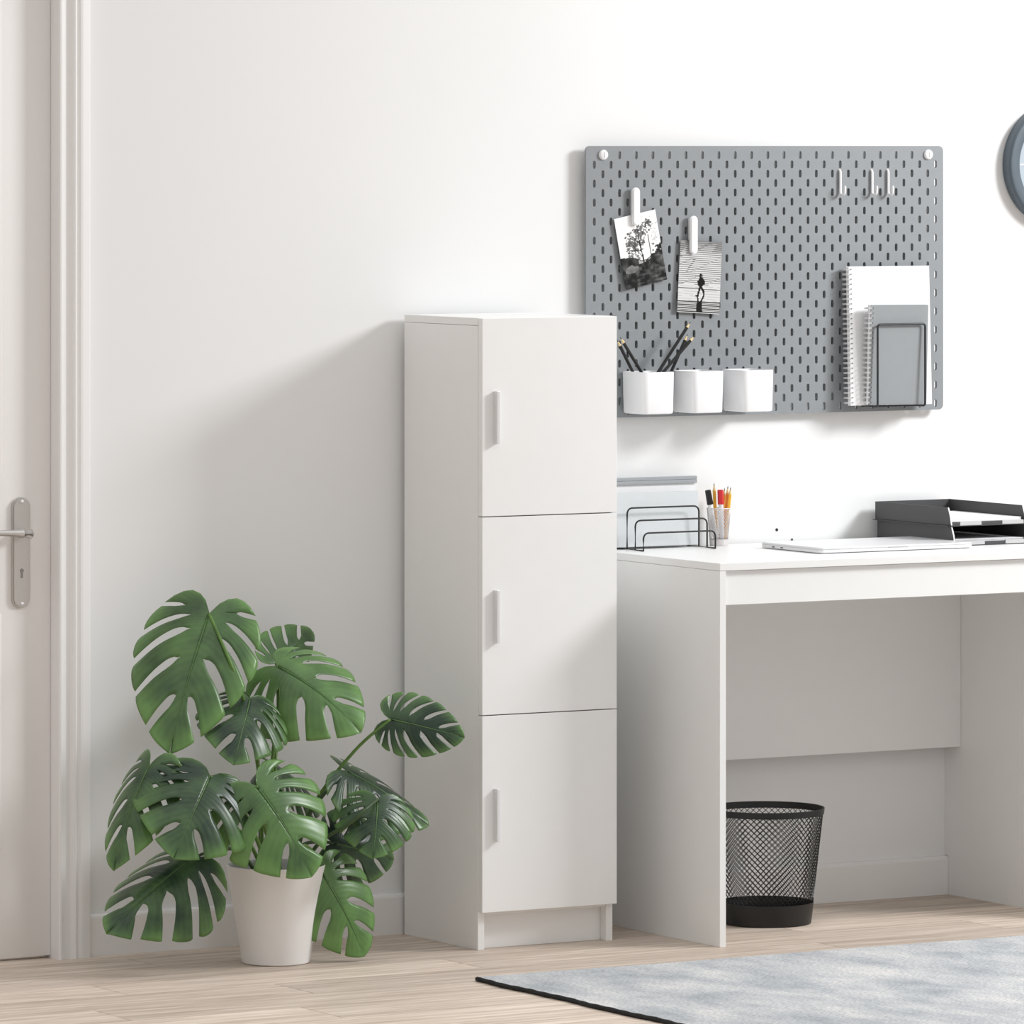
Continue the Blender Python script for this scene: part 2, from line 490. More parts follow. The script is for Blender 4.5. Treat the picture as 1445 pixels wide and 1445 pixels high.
for xx, s in ((RX0, 1), (RX1, -1)):
    pp = [(xx + s * .003 + (.0022 * sin(y * 17) + .0015 * sin(y * 41 + 1)) * (s > 0), y, .0046) for y in [RYF + (RYB - RYF) * k / 120 for k in range(121)]]
    tag(obj('edge_binding', tube(pp, [.0044 + .0005 * sin(k * 1.7) for k in range(121)], 8), 'rugedge', rug, smooth=180), 'black bound edge')

# ------------------------------------------------------------------ pegboard
peg = thing('pegboard', (.772, -.02, 1.0333), 'large grey pegboard with oval slots mounted above the desk', 'pegboard')
BX0, BX1, BZ0, BZ1, BYF, BTH = .3293, 1.2154, 1.0333, 1.5930, -.025, .006
PX_, PZ_ = .0403, .01952
SW, SHH = .0034, .0084                      # slot half width and half height
bm = bmesh.new()
back = {}


def slot_loop(x, z):
    out = []
    for k in range(5): a = pi * k / 4; out.append((x + SW * cos(a), z + SHH - SW + SW * sin(a)))
    for k in range(5): a = pi + pi * k / 4; out.append((x + SW * cos(a), z - SHH + SW + SW * sin(a)))
    return out


def cell_faces(x0, x1, z0, z1, loop):
    """plate between the cell's border and the slot, front and back, and the slot's walls"""
    if loop is None:
        q = [(x0, z0), (x1, z0), (x1, z1), (x0, z1)]
        bm.faces.new([bm.verts.new((a, BYF, b)) for a, b in q])
        bm.faces.new([bm.verts.new((a, BYF + BTH, b)) for a, b in q[::-1]])
        return
    # border points matching the loop: right side up, top, left side down, bottom
    n = len(loop)
    xm = sum(p[0] for p in loop) / n; zm = sum(p[1] for p in loop) / n
    bor = []
    for k, (a, b) in enumerate(loop):
        kk = k % 5; top = k < 5
        zz = z1 if top else z0
        if kk == 0: q = (x1, zz) if top else (x0, zz)
        elif kk == 4: q = (x0, zz) if top else (x1, zz)
        else:
            t = kk / 4; q = (x1 + (x0 - x1) * t, zz) if top else (x0 + (x1 - x0) * t, zz)
        bor.append(q)
    for y, fl in ((BYF, False), (BYF + BTH, True)):
        vi = [bm.verts.new((a, y, b)) for a, b in loop]; vo = [bm.verts.new((a, y, b)) for a, b in bor]
        for k in range(n):
            k2 = (k + 1) % n
            f = (vo[k], vo[k2], vi[k2], vi[k])
            bm.faces.new(f if fl else f[::-1])
    va = [bm.verts.new((a, BYF, b)) for a, b in loop]; vb = [bm.verts.new((a, BYF + BTH, b)) for a, b in loop]
    for k in range(n):
        k2 = (k + 1) % n
        bm.faces.new((va[k], va[k2], vb[k2], vb[k]))


zt = 1.574 + PZ_ / 2
for r in range(28):
    z1 = zt - r * PZ_; z0 = z1 - PZ_; zc = (z0 + z1) / 2
    if r % 2 == 0: x_first, n = .3698, 21
    else: x_first, n = .3492, 22
    e0, e1 = x_first - PX_ / 2, x_first + (n - .5) * PX_
    for k in range(n):
        x = x_first + k * PX_
        a, b = max(x - PX_ / 2, BX0 + .011), min(x + PX_ / 2, BX1 - .011)
        if k == 0: a = BX0 + .011
        if k == n - 1: b = BX1 - .011
        cell_faces(a, b, z0, z1, None if (r == 0 and k in (0, n - 1)) else slot_loop(x, zc))
# margin strips and the rounded corners
zb = zt - 28 * PZ_; R = .011
xi0, xi1 = BX0 + R, BX1 - R


def arc(cx, cz, a0): return [(cx + R * cos(a0 + pi / 2 * k / 6), cz + R * sin(a0 + pi / 2 * k / 6)) for k in range(7)]


outline = arc(BX1 - R, BZ1 - R, 0) + arc(BX0 + R, BZ1 - R, pi / 2) + arc(BX0 + R, BZ0 + R, pi) + arc(BX1 - R, BZ0 + R, 1.5 * pi)
regs = [[(BX0, BZ0 + R), (xi0, BZ0 + R), (xi0, BZ1 - R), (BX0, BZ1 - R)], [(xi1, BZ0 + R), (BX1, BZ0 + R), (BX1, BZ1 - R), (xi1, BZ1 - R)],
        [(xi0, BZ0), (xi1, BZ0), (xi1, zb), (xi0, zb)], [(xi0, zt), (xi1, zt), (xi1, BZ1), (xi0, BZ1)]]
for cx_, cz_, a0 in ((BX1 - R, BZ1 - R, 0), (BX0 + R, BZ1 - R, pi / 2), (BX0 + R, BZ0 + R, pi), (BX1 - R, BZ0 + R, 1.5 * pi)): regs.append([(cx_, cz_)] + arc(cx_, cz_, a0))
for rg in regs:
    bm.faces.new([bm.verts.new((a, BYF, b)) for a, b in rg])
    bm.faces.new([bm.verts.new((a, BYF + BTH, b)) for a, b in rg[::-1]])
for k in range(len(outline)):
    (a, b), (c, d) = outline[k], outline[(k + 1) % len(outline)]
    bm.faces.new([bm.verts.new(q) for q in ((a, BYF, b), (a, BYF + BTH, b), (c, BYF + BTH, d), (c, BYF, d))])
bmesh.ops.remove_doubles(bm, verts=bm.verts[:], dist=1e-5)
bmesh.ops.recalc_face_normals(bm, faces=bm.faces[:])
obj('board', bm, 'peg', peg)
for x in (.3698, 1.176):
    sc = obj('bolt', lathe([(0, .0062), (.0065, .006), (.0098, .0045), (.0106, .0025), (.0106, 0), (.004, 0), (.004, -.0245), (0, -.0245)], (x, BYF - .0003, 1.5748), 28, Vector((0, -1, 0))), 'plastic', peg, smooth=45)
    b2 = bmesh.new(); add_box(b2, (x - .0009, BYF - .0070, 1.5695), (x + .0009, BYF - .0055, 1.5800), .0003)
    obj('bolt_slot', b2, 'tab', sc)
for x in (.40, 1.145):
    for z in (1.08, 1.545):
        obj('spacer', lathe([(0, 0), (.006, 0), (.006, .0185), (0, .0185)], (x + .0101, BYF + BTH + .0002, z), 12, Vector((0, 1, 0))), 'peg', peg)

# hooks
for (u, lab) in ((1185.8, 'white peg hook standing alone, leftmost of the three'), (1230.7, 'white peg hook in the middle of the three'), (1253.4, 'white peg hook closest to the board\'s right edge')):
    t = P(u, 239, BYF - .004); x = t.x
    zt_, zb_ = 1.5420, 1.4900
    pp = round_path([(x, BYF + .012, zt_ + .001), (x, BYF - .0045, zt_ + .001), (x, BYF - .0045, zb_), (x, BYF - .0205, zb_), (x, BYF - .0220, zb_ + .019)], .0078, 6)
    h = obj('peg_hook', tube(pp, .0026, 10), 'plastic', None, (x, BYF, zb_), smooth=60)
    tag(h, lab, 'hook', 'hooks on the pegboard')

# clips
for (u, v0, v1, lab) in ((899.5, 264.5, 318.5, 'white plastic clip holding the tilted landscape photo'), (981, 304.5, 358.5, 'white plastic clip holding the striped silhouette photo')):
    a, b = P(u - 1.5, v0, BYF - .013), P(u - 1.5, v1, BYF - .013)
    x, w = a.x, .0092
    t = thing('photo_clip', (x, BYF, b.z), lab, 'clip', 'photo clips on the pegboard')
    lp = []
    for k in range(11): q = pi * k / 10; lp.append((x + w * cos(q), 0, a.z - w + w * sin(q)))
    for k in range(11): q = pi + pi * k / 10; lp.append((x + w * cos(q), 0, b.z + w + w * sin(q)))
    bm = prism([(p[0], BYF - .0085, p[2]) for p in lp], (0, -.0065, 0))
    bmesh.ops.bevel(bm, geom=[e for e in bm.edges if all(v.co.y < BYF - .0145 for v in e.verts)], offset=.0025, segments=3, affect='EDGES')
    obj('front_jaw', bm, 'plastic', t, smooth=40)
    obj('back_jaw', box((x - .007, BYF - .0060, b.z + .008), (x + .007, BYF - .0005, a.z - .006), .001), 'plastic', t)
    obj('pivot', box((x - .006, BYF - .0090, a.z - .034), (x + .006, BYF - .0055, a.z - .022), .0005), 'plastic', t)


# printed photographs: a fine grid of cells coloured by the print
def photo(name, corners, y, fn, nx, ny, label):
    tl, tr, br, bl = [P(u, v, y) for u, v in corners]
    bm = bmesh.new(); pr = bm.loops.layers.float_color.new('print')
    V = {}
    for i in range(nx + 1):
        for j in range(ny + 1):
            s, t = i / nx, j / ny
            p = (tl * (1 - s) + tr * s) * (1 - t) + (bl * (1 - s) + br * s) * t
            p.y += .0010 * sin(pi * s) - .0022 * t * t
            V[i, j] = bm.verts.new(p)
    for i in range(nx):
        for j in range(ny):
            f = bm.faces.new((V[i, j], V[i, j + 1], V[i + 1, j + 1], V[i + 1, j]))
            g = fn((i + .5) / nx, (j + .5) / ny)
            for lp in f.loops: lp[pr] = (g, g, g, 1)
    top = bm.faces[:]
    r = bmesh.ops.extrude_face_region(bm, geom=top)
    bmesh.ops.translate(bm, verts=[g for g in r['geom'] if isinstance(g, bmesh.types.BMVert)], vec=(0, .0007, 0))
    bmesh.ops.recalc_face_normals(bm, faces=bm.faces[:])
    cx = (tl + tr + br + bl) / 4
    return tag(obj(name, bm, 'print', None, cx), label, 'photo')


random.seed(11)
BL = []                                               # foliage blots of the tree print: x, y, r, grey
for _ in range(150):
    a = random.gauss(.36, .10); b = random.gauss(.42, .085)
    if .1 < a < .62: BL.append((a, b, random.uniform(.012, .032), random.uniform(.08, .35)))
for _ in range(70): BL.append((random.gauss(.56, .07), random.gauss(.25, .045), random.uniform(.012, .028), random.uniform(.08, .35)))
for _ in range(38): BL.append((random.gauss(.76, .05), random.gauss(.165, .028), random.uniform(.012, .026), random.uniform(.06, .3)))
for _ in range(40): BL.append((random.gauss(.88, .05), random.gauss(.30, .10), random.uniform(.008, .018), random.uniform(.5, .7)))
for _ in range(50): BL.append((random.gauss(.93, .06), random.gauss(.53, .04), random.uniform(.015, .03), random.uniform(.02, .12)))
BR = [((.52, .60), (.25, .35)), ((.52, .52), (.22, .48)), ((.52, .42), (.34, .28)), ((.52, .38), (.72, .17)), ((.52, .30), (.42, .20)), ((.52, .46), (.66, .33))]
NZ = [[random.random() for _ in range(40)] for _ in range(60)]


def vnoise(s, t, f):
    x, y = s * f, t * f * 1.6; i, j = int(x), int(y); a, b = x - i, y - j
    g = lambda p, q: NZ[q % 60][p % 40]
    return (g(i, j) * (1 - a) + g(i + 1, j) * a) * (1 - b) + (g(i, j + 1) * (1 - a) + g(i + 1, j + 1) * a) * b


def tree_print(s, t):
    hor = .565 + .09 * math.exp(-((s - .55) / .22) ** 2) + .012 * sin(s * 40) * (s > .7)
    g = .86
    if t > hor:
        g = .012 + .10 * max(0, vnoise(s, t, 9) - .35) + .14 * max(0, vnoise(s, t, 21) - .6)
        if t > hor + .06 and s > .3: g += .22 * max(0, vnoise(s + .3, t * 2, 11) - .5)
        if ((s - .22) / .17) ** 2 + ((t - .745) / .06) ** 2 < .45 + .8 * vnoise(s, t, 13): g = .12 + .16 * vnoise(s, t, 19)
        if .42 < s < .7 and hor + .01 < t < hor + .07 and vnoise(s, t, 15) > .5: g = .42
    else:
        for a, b, r, c in BL:
            if (s - a) ** 2 + ((t - b) * 1.7) ** 2 < r * r: g = min(g, c)
        for (a, b), (c, d) in BR:
            if min(a, c) <= s <= max(a, c) and abs(t - (b + (d - b) * (s - a) / (c - a))) < .008: g = .05
    if .13 < t < .80 and abs(s - .525 + .015 * sin(t * 6)) < .006 + .014 * t: g = .03
    if .32 < t < .84 and abs(s - .735) < .004 + .014 * t: g = .03
    return g


photo('tree_photo', [(866.6, 309.3), (924.6, 295.4), (940.8, 394.3), (882.8, 409.2)], BYF - .0072, tree_print, 58, 98,
      'tilted black and white photo of a tree clipped to pegboard')


def seg_d(s, t, a, b):
    ax, ay, bx, by = a[0], a[1] * 1.7, b[0], b[1] * 1.7; px, py = s, t * 1.7
    dx, dy = bx - ax, by - ay; k = max(0, min(1, ((px - ax) * dx + (py - ay) * dy) / (dx * dx + dy * dy)))
    return sqrt((px - ax - k * dx) ** 2 + (py - ay - k * dy) ** 2)


FIG = [((.525, .475), (.525, .482), .027), ((.525, .50), (.525, .53), .026), ((.545, .545), (.535, .60), .052), ((.60, .56), (.60, .58), .03),
       ((.48, .565), (.51, .55), .022), ((.53, .63), (.50, .69), .020), ((.50, .69), (.475, .76), .016), ((.475, .762), (.44, .765), .016),
       ((.54, .63), (.61, .70), .020), ((.61, .70), (.615, .76), .016), ((.47, .77), (.49, .86), .013), ((.61, .77), (.54, .86), .015), ((.52, .88), (.52, .95), .055), ((.47, .97), (.57, .975), .02)]


def stripe_print(s, t):
    base = .66 - .38 * max(0, 1 - t / .20)
    n = 21 if t < .62 else (26 if t < .82 else 34)
    ph = (t * (38 if t < .6 else 30) + .18 * s + .12 * sin(s * 9 + t * 20)) % 1.0
    th = .46 if t < .15 else (.36 if t < .6 else .22)
    g = base
    if t < .63 or t > .84:
        if t > .84: ph = (t * 44 + .1 * s) % 1; th = .5
        if ph < th: g = .07 if t > .84 else .16
    elif ph < th: g = base * .72
    if abs(t - .655 - .015 * s) < .0045: g = .05
    for a, b, r in FIG:
        if seg_d(s, t, a, b) < r * 1.25: g = .008
    return g


photo('silhouette_photo', [(960.5, 338.3), (1019.2, 342), (1014.3, 443.5), (954.9, 440.1)], BYF - .0072, stripe_print, 60, 110,
      'striped black and white photo of a walking silhouette clipped to pegboard')

# ------------------------------------------------------------------ cups on the pegboard
CUPZ0, CUPZ1 = 1.0425, 1.1290


def square_ring(cx, cy, hw, hd, r, n=5):
    out = []
    for qx, qy, a0 in ((1, 1, 0), (-1, 1, pi / 2), (-1, -1, pi), (1, -1, 1.5 * pi)):
        for k in range(n + 1):
            a = a0 + pi / 2 * k / n; out.append((cx + qx * (hw - r) + r * cos(a), cy + qy * (hd - r) + r * sin(a)))
    return out


def cup_bm(cx, cy, hw, hd):
    bm = bmesh.new()
    layers = [(hw - .006, hd - .006, CUPZ0, .010), (hw - .0022, hd - .0022, CUPZ0 + .0015, .011), (hw - .0013, hd - .0013, CUPZ0 + .006, .012), (hw, hd, CUPZ1 - .001, .012), (hw - .0008, hd - .0008, CUPZ1, .012),
              (hw - .0028, hd - .0028, CUPZ1, .010), (hw - .0035, hd - .0035, CUPZ1 - .001, .010), (hw - .006, hd - .006, CUPZ0 + .004, .009)]
    rings = [[bm.verts.new((x, y, z)) for x, y in square_ring(cx, cy, a, b, r)] for a, b, z, r in layers]
    for A, B in zip(rings, rings[1:]):
        n = len(A)
        for k in range(n): bm.faces.new((A[k], A[(k + 1) % n], B[(k + 1) % n], B[k]))
    bm.faces.new(rings[0][::-1]); bm.faces.new(rings[-1])
    bmesh.ops.recalc_face_normals(bm, faces=bm.faces[:])
    return bm


CUP = []
for uc, lab in ((911, 'white square cup holding black pencils, beside the cabinet'), (981, 'empty white square cup between two other cups'), (1052, 'empty white square cup farthest from the cabinet')):
    yf, yb = BYF - .094, BYF - .001
    x0 = P(uc, 584, yf).x - .0035; hw = .0385; cx = x0 + hw; cy = (yf + yb) / 2; hd = (yb - yf) / 2
    t = thing('pegboard_cup', (cx, cy, CUPZ0), lab, 'cup', 'cups on the pegboard')
    obj('cup', cup_bm(cx, cy, hw, hd), 'plastic', t, smooth=50)
    for s in (-1, 1):
        obj('hanger', box((cx + s * .0201 - .0023, yb + .0003, CUPZ1 - .018), (cx + s * .0201 + .0023, BYF + .009, CUPZ1 - .012), .0005), 'plastic', t)
    CUP.append((cx, cy))


def pencil(base, tip, r, body, lab, group, wood='wood', name='pencil', n=6):
    base, tip = Vector(base), Vector(tip); d = (tip - base).normalized(); L = (tip - base).length
    t = thing(name, base, lab, 'pencil', group)
    obj('shaft', lathe([(0, 0), (r, 0), (r, L - r * 4.6), (r * .96, L - r * 4.4)], base, n, d), body, t, smooth=35)
    s = obj('sharpened_end', lathe([(r * .97, L - r * 4.5), (r * .36, L - r * 1.6)], base, n * 2, d), wood, t, smooth=50)
    obj('lead', lathe([(r * .38, L - r * 1.65), (r * .08, L), (0, L + .0002)], base, 8, d), 'lead', t, smooth=50)


cx, cy = CUP[0]
BP = [((893, 525), (870.5, 479), (.010, .030), 'black pencil nearest the cabinet leaning left in pegboard cup'),
      ((905, 525), (875, 475.5), (.012, .012), 'black pencil leaning left in pegboard cup, second from cabinet'),
      ((929, 525), (974.5, 454), (-.012, .010), 'tallest black pencil leaning right in pegboard cup'),
      ((936, 525), (980.5, 473.5), (-.010, -.014), 'black pencil leaning farthest right in pegboard cup'),
      ((947, 525), (970.5, 471), (.010, .028), 'black pencil standing behind the two right leaning ones in cup')]
for (ru, rv), (tu, tv), (ox, oy), lab in BP:
    yy = cy + oy
    a = P(ru, rv, yy); b = P(tu, tv, yy - .001)
    d = (b - a).normalized()
    k = (a.z - (CUPZ0 + .0065)) / d.z
    k = min(k, (abs(a.x - (cx - .027 if d.x > 0 else cx + .027)) / max(abs(d.x), 1e-4)))
    base = a - d * max(k, .03)
    pencil(base, b, .0033, 'blackpaint', lab, 'black pencils in the pegboard cup')


# ------------------------------------------------------------------ notebooks and their holder
def notebook(name, tl, tr, br, bl, th, cover, lab, rings, rr):
    """corners: front cover corners in world space; th: thickness to the back"""
    tl, tr, br, bl = map(Vector, (tl, tr, br, bl))
    nrm = (tr - tl).cross(bl - tl).normalized()
    if nrm.y > 0: nrm = -nrm
    c = (bl + br) / 2
    t = thing(name, c, lab, 'notebook')
    bm = bmesh.new(); add_extrude(bm, [tl, tr, br, bl], -nrm * .0009); bmesh.ops.recalc_face_normals(bm, faces=bm.faces[:])
    obj('front_cover', bm, cover, t)
    ins = lambda p, q, k: p + (q - p).normalized() * k
    bm = bmesh.new()
    a, b, c_, d_ = [q - nrm * .0011 for q in (ins(tl, bl, .001), ins(tr, bl, .0012), ins(br, tl, .0012), ins(bl, tl, .001))]
    add_extrude(bm, [a, b, c_, d_], -nrm * (th - .002)); bmesh.ops.recalc_face_normals(bm, faces=bm.faces[:])
    obj('pages', bm, 'paper', t)
    bm = bmesh.new(); add_extrude(bm, [q - nrm * (th - .0008) for q in (tl, tr, br, bl)], -nrm * .0009); bmesh.ops.recalc_face_normals(bm, faces=bm.faces[:])
    obj('back_cover', bm, cover, t)
    ex = (tr - tl).normalized()
    bm = bmesh.new(); bh = bmesh.new()
    for k in range(rings):
        q = (k + .6) / (rings + .2); p = tl * (1 - q) + bl * q
        for dz in (-.0011, .0011):
            cc = p - nrm * (th / 2) + (bl - tl).normalized() * dz
            pp = []
            for m in range(15):
                a = radians(38) + radians(284) * m / 14
                pp.append(cc + ex * (-.0025 + rr * cos(a)) + nrm * (.0086 * sin(a)))
            add_tube(bm, pp, .00075, 5)
        hp = p + ex * .0055
        add_lathe(bh, [(0, .0002), (.0016, .00015), (.0016, 0)], hp, 8, 0, nrm)
    obj('spiral_binding', bm, 'wirew', t, smooth=60)
    obj('punched_holes', bh, 'hole', t)


YN = BYF - .0180
notebook('white_notebook', P(1197.5, 376, YN - .004), P(1311, 374.8, YN - .004), P(1315.2, 570, YN - .016), P(1200.5, 572.5, YN - .016), .010, 'paper',
         'tall white spiral notebook standing behind the small grey notebook', 28, .0098)
YG = BYF - .0500
notebook('grey_notebook', P(1229, 430.7, YG - .006), P(1310, 430, YG - .006), P(1307.3, 570.5, YG + .002), P(1225.5, 572, YG + .002), .010, 'greypaper',
         'small grey spiral notebook standing in front of the white notebook', 20, .0094)
yh = YG - .0095
a, b = P(1238.5, 458, yh - .002), P(1305.5, 457.5, yh - .002)
x0, x1, zt_, zb_ = a.x, b.x, a.z, P(1240, 574, yh - .002).z
hd = thing('wire_holder', ((x0 + x1) / 2, yh, zb_), 'dark wire holder hooked on pegboard keeping both notebooks upright', 'holder')
obj('front_loop', tube(round_path([(x0, BYF - .003, zb_), (x0, yh - .002, zb_), (x0, yh - .002, zt_), (x1, yh - .002, zt_), (x1, yh - .002, zb_), (x1, BYF - .003, zb_)], .007, 6), .0023, 8), 'darkwire', hd, smooth=60)
for q in (.2, .5, .8): obj('base_wire', tube([(x0, BYF - .006 + (yh - BYF) * q, zb_), (x1, BYF - .006 + (yh - BYF) * q, zb_)], .0014, 6), 'darkwire', hd, smooth=60)
for x in (x0, x1): obj('hook', tube(round_path([(x, BYF - .003, zb_), (x, BYF - .003, zb_ + .03), (x, BYF + .010, zb_ + .031)], .003, 3), .0016, 6), 'darkwire', hd, smooth=60)

# ------------------------------------------------------------------ clock at the right
cc = Vector((1.5166, 0, 1.553)); R0 = .1326
clk = thing('wall_clock', (cc.x, 0, cc.z), 'round slate blue wall clock right of the pegboard', 'clock')
Y_ = Vector((0, -1, 0))
obj('rim', lathe([(0, .0005), (R0 - .002, .0005), (R0, .004), (R0, .026), (R0 - .002, .0295), (R0 - .006, .031), (R0 - .0275, .027), (R0 - .0285, .017), (0, .017)], cc, 96, Y_), 'clockrim', clk, smooth=40)
bm = lathe([(0, .0195), (R0 - .0288, .0195), (R0 - .0288, .0175)], cc, 72, Y_)
obj('face', bm, 'clockface', clk)
for k in range(12):
    bm = bmesh.new()
    a = pi / 6 * k; L_ = .014 if k % 3 == 0 else .008
    add_box(bm, (cc.x - .0014, -.0203, cc.z + R0 - .033 - L_), (cc.x + .0014, -.0194, cc.z + R0 - .033), 0, rot=Matrix.Rotation(a, 3, 'Y'), piv=cc)
    obj('hour_mark', bm, 'plastic', clk)
for ln, a, y in ((.06, radians(60), -.0215), (.085, radians(130), -.0235)):
    bm = bmesh.new(); add_box(bm, (cc.x - .002, y - .0006, cc.z - .012), (cc.x + .002, y + .0006, cc.z + ln), .0004, 1, rot=Matrix.Rotation(a, 3, 'Y'), piv=cc)
    obj('hand', bm, 'plastic', clk)

# two tiny dark plugs in the wall over the desk
for (u, v, r, lab) in ((1096, 747.5, .0032, 'tiny black plug in the white wall above the laptop'), (1117.5, 761.5, .0022, 'tiny black plug in the wall just behind the laptop')):
    p = P(u, v, 0); p.z = max(p.z, .767)
    tag(obj('wall_plug', lathe([(r, -.004), (r, .0012), (r * .7, .002), (0, .0022)], p, 14, Y_), 'black', None, p, smooth=50), lab, 'plug')

# ------------------------------------------------------------------ things on the desk
DZ = KZ + .0002
# file sorter
ys = (-.135, -.103, -.071)
xs0 = P(908, 775, ys[0]).x; xs1 = P(1009.5, 772, ys[0]).x
sor = thing('file_sorter', ((xs0 + xs1) / 2, -.10, DZ), 'black wire file sorter with three stepped loops on desk', 'file sorter')
WR = .0018; zb_ = DZ + WR
for y, h in zip(ys, (.036, .060, .084)):
    bm = tube(round_path([(xs0, y, zb_), (xs0, y, zb_ + h), (xs1, y, zb_ + h), (xs1, y, zb_)], .014, 8), WR, 8)
    obj('loop', bm, 'black', sor, smooth=60)
for x in (xs0, xs1):
    obj('base_rail', tube([(x, ys[0], zb_), (x, ys[2] + .045, zb_)], WR, 8), 'black', sor, smooth=60)

xr = P(988, 770, -.058).x
bm = prism([(.362, -.058, DZ + .0044), (xr, -.058, DZ + .0044), (xr, -.050, .8790), (.362, -.050, .8790)], (0, .004, 0), .0008)
t = tag(obj('document_folder', bm, 'folder', None, ((.362 + xr) / 2, -.055, DZ)), 'pale grey document folder leaning behind the wire file sorter', 'folder')
xr = P(981.6, 770, -.030).x
fb = thing('ring_file', ((.36 + xr) / 2, -.030, DZ), 'white file with grey top strip standing behind pale grey folder', 'folder')
obj('cover', prism([(.360, -.033, DZ + .0044), (xr, -.033, DZ + .0044), (xr, -.029, .905), (.360, -.029, .905)], (0, .006, 0), .001), 'white_folder', fb)
bm = bmesh.new()
add_box(bm, (.358, -.0345, .8945), (xr + .001, -.0215, .9020), .0006)
add_box(bm, (.358, -.0345, .9024), (xr + .001, -.0215, .9090), .0006)
tag(obj('top_strip', bm, 'strip', fb), 'grey double strip along the top edge')


# lattice cylinders (mesh cup and bin)
def lattice(c, r0, r1, z0, z1, nw, turn, wr, ns=5, seg=22):
    bm = bmesh.new()
    for s in (-1, 1):
        for k in range(nw):
            pp = []
            for m in range(seg + 1):
                q = m / seg; a = 2 * pi * k / nw + s * turn * q; r = r0 + (r1 - r0) * q + s * wr * .35
                pp.append((c[0] + r * cos(a), c[1] + r * sin(a), z0 + (z1 - z0) * q))
            add_tube(bm, pp, wr, ns, caps=False)
    return bm


pc = P(1014.5, 770, -.045); pcx, pcy = pc.x, -.045
cup = thing('pen_cup', (pcx, pcy, DZ), 'pale wire mesh pen cup beside the file sorter', 'pen cup')
obj('mesh_wall', lattice((pcx, pcy), .0188, .0245, DZ + .010, DZ + .077, 34, 1.7, .00050, 4, 14), 'mesh_light', cup, smooth=60)
obj('rim', lathe([(.0250, .0765), (.0258, .0773), (.0250, .0785), (.0238, .0780), (.0240, .0765), (.0250, .0765)], (pcx, pcy, DZ), 40), 'mesh_light', cup, smooth=50)
obj('base', lathe([(0, 0), (.0182, 0), (.0190, .001), (.0200, .0135), (.0192, .0138), (.0182, .003), (0, .003)], (pcx, pcy, DZ), 40), 'mesh_light', cup, smooth=50)


def marker(tip_uv, y, base, capm, lab):
    tip = P(tip_uv[0], tip_uv[1], y); base = Vector(base); d = (tip - base).normalized(); L = (tip - base).length
    t = thing('marker', base, lab, 'marker', 'markers in the pen cup')
    obj('barrel', lathe([(0, 0), (.0045, 0), (.0052, .001), (.0052, L - .026)], base, 16, d), 'plastic', t, smooth=50)
    tag(obj('cap', lathe([(.0052, L - .0305), (.0066, L - .0305), (.0062, L - .001), (.0050, L), (0, L)], base, 6, d), capm, t), capm + ' cap')


zz = DZ + .0035
marker((998.8, 691.5), pcy - .002, (pcx - .0075, pcy - .004, zz + .001), 'black', 'white marker with black cap leaning left in pen cup')
marker((1016.5, 691), pcy - .006, (pcx + .0025, pcy - .009, zz + .001), 'red', 'white marker with red cap in mesh pen cup')
for (u, v, dy, ox, oy, m_, lab) in ((1007.6, 681.5, .004, .0, .0105, 'yellow', 'yellow pencil standing between the black and red markers'),
                                    (1022.6, 688.5, .010, .0085, .009, 'yellow', 'yellow pencil just right of the red marker'),
                                    (1027.2, 685.5, .002, .0120, .000, 'orange', 'orange pencil between two yellow pencils in the pen cup'),
                                    (1031.2, 687.0, -.006, .0098, -.0075, 'yellow', 'yellow pencil leaning rightmost in the pen cup')):
    pencil((pcx + ox, pcy + oy, zz), P(u, v, pcy + dy), .0035, m_, lab, 'pencils in the pen cup')

# laptop
lx0, lx1, ly0, ly1 = .6735, 1.050, -.378, -.150
lap = thing('laptop', ((lx0 + lx1) / 2, (ly0 + ly1) / 2, DZ), 'closed silver laptop lying on the white desk', 'laptop')


def slab(x0, x1, y0, y1, z0, z1, r, bev):
    bm = prism([(x, y, z0) for x, y in square_ring((x0 + x1) / 2, (y0 + y1) / 2, (x1 - x0) / 2, (y1 - y0) / 2, r, 6)], (0, 0, z1 - z0))
    bmesh.ops.bevel(bm, geom=[e for e in bm.edges if abs(e.verts[0].co.z - e.verts[1].co.z) < 1e-6], offset=bev, segments=3, affect='EDGES')
    return bm


base = obj('base', slab(lx0, lx1, ly0, ly1, DZ + .0012, DZ + .0078, .009, .0010), 'laptop', lap, smooth=40)
obj('lid', slab(lx0, lx1, ly0, ly1, DZ + .0081, DZ + .0122, .009, .0011), 'laptop', lap, smooth=40)
for q in (.22, .36):
    obj('port', box((lx0 - .0003, ly1 + (ly0 - ly1) * q - .005, DZ + .0032), (lx0 + .002, ly1 + (ly0 - ly1) * q + .005, DZ + .0058), .0004), 'tray', base)
bm = bmesh.new(); xm = lx0 + .19
add_box(bm, (xm - .024, ly0 - .0003, DZ + .0068), (xm + .024, ly0 + .002, DZ + .0086), .0004)
obj('opening_notch', bm, 'tab', base)
for x in (lx0 + .03, lx1 - .03):
    for y in (ly0 + .02, ly1 - .02): obj('rubber_foot', lathe([(0, 0), (.008, 0), (.008, .0013), (0, .0013)], (x, y, DZ), 14), 'black', base)


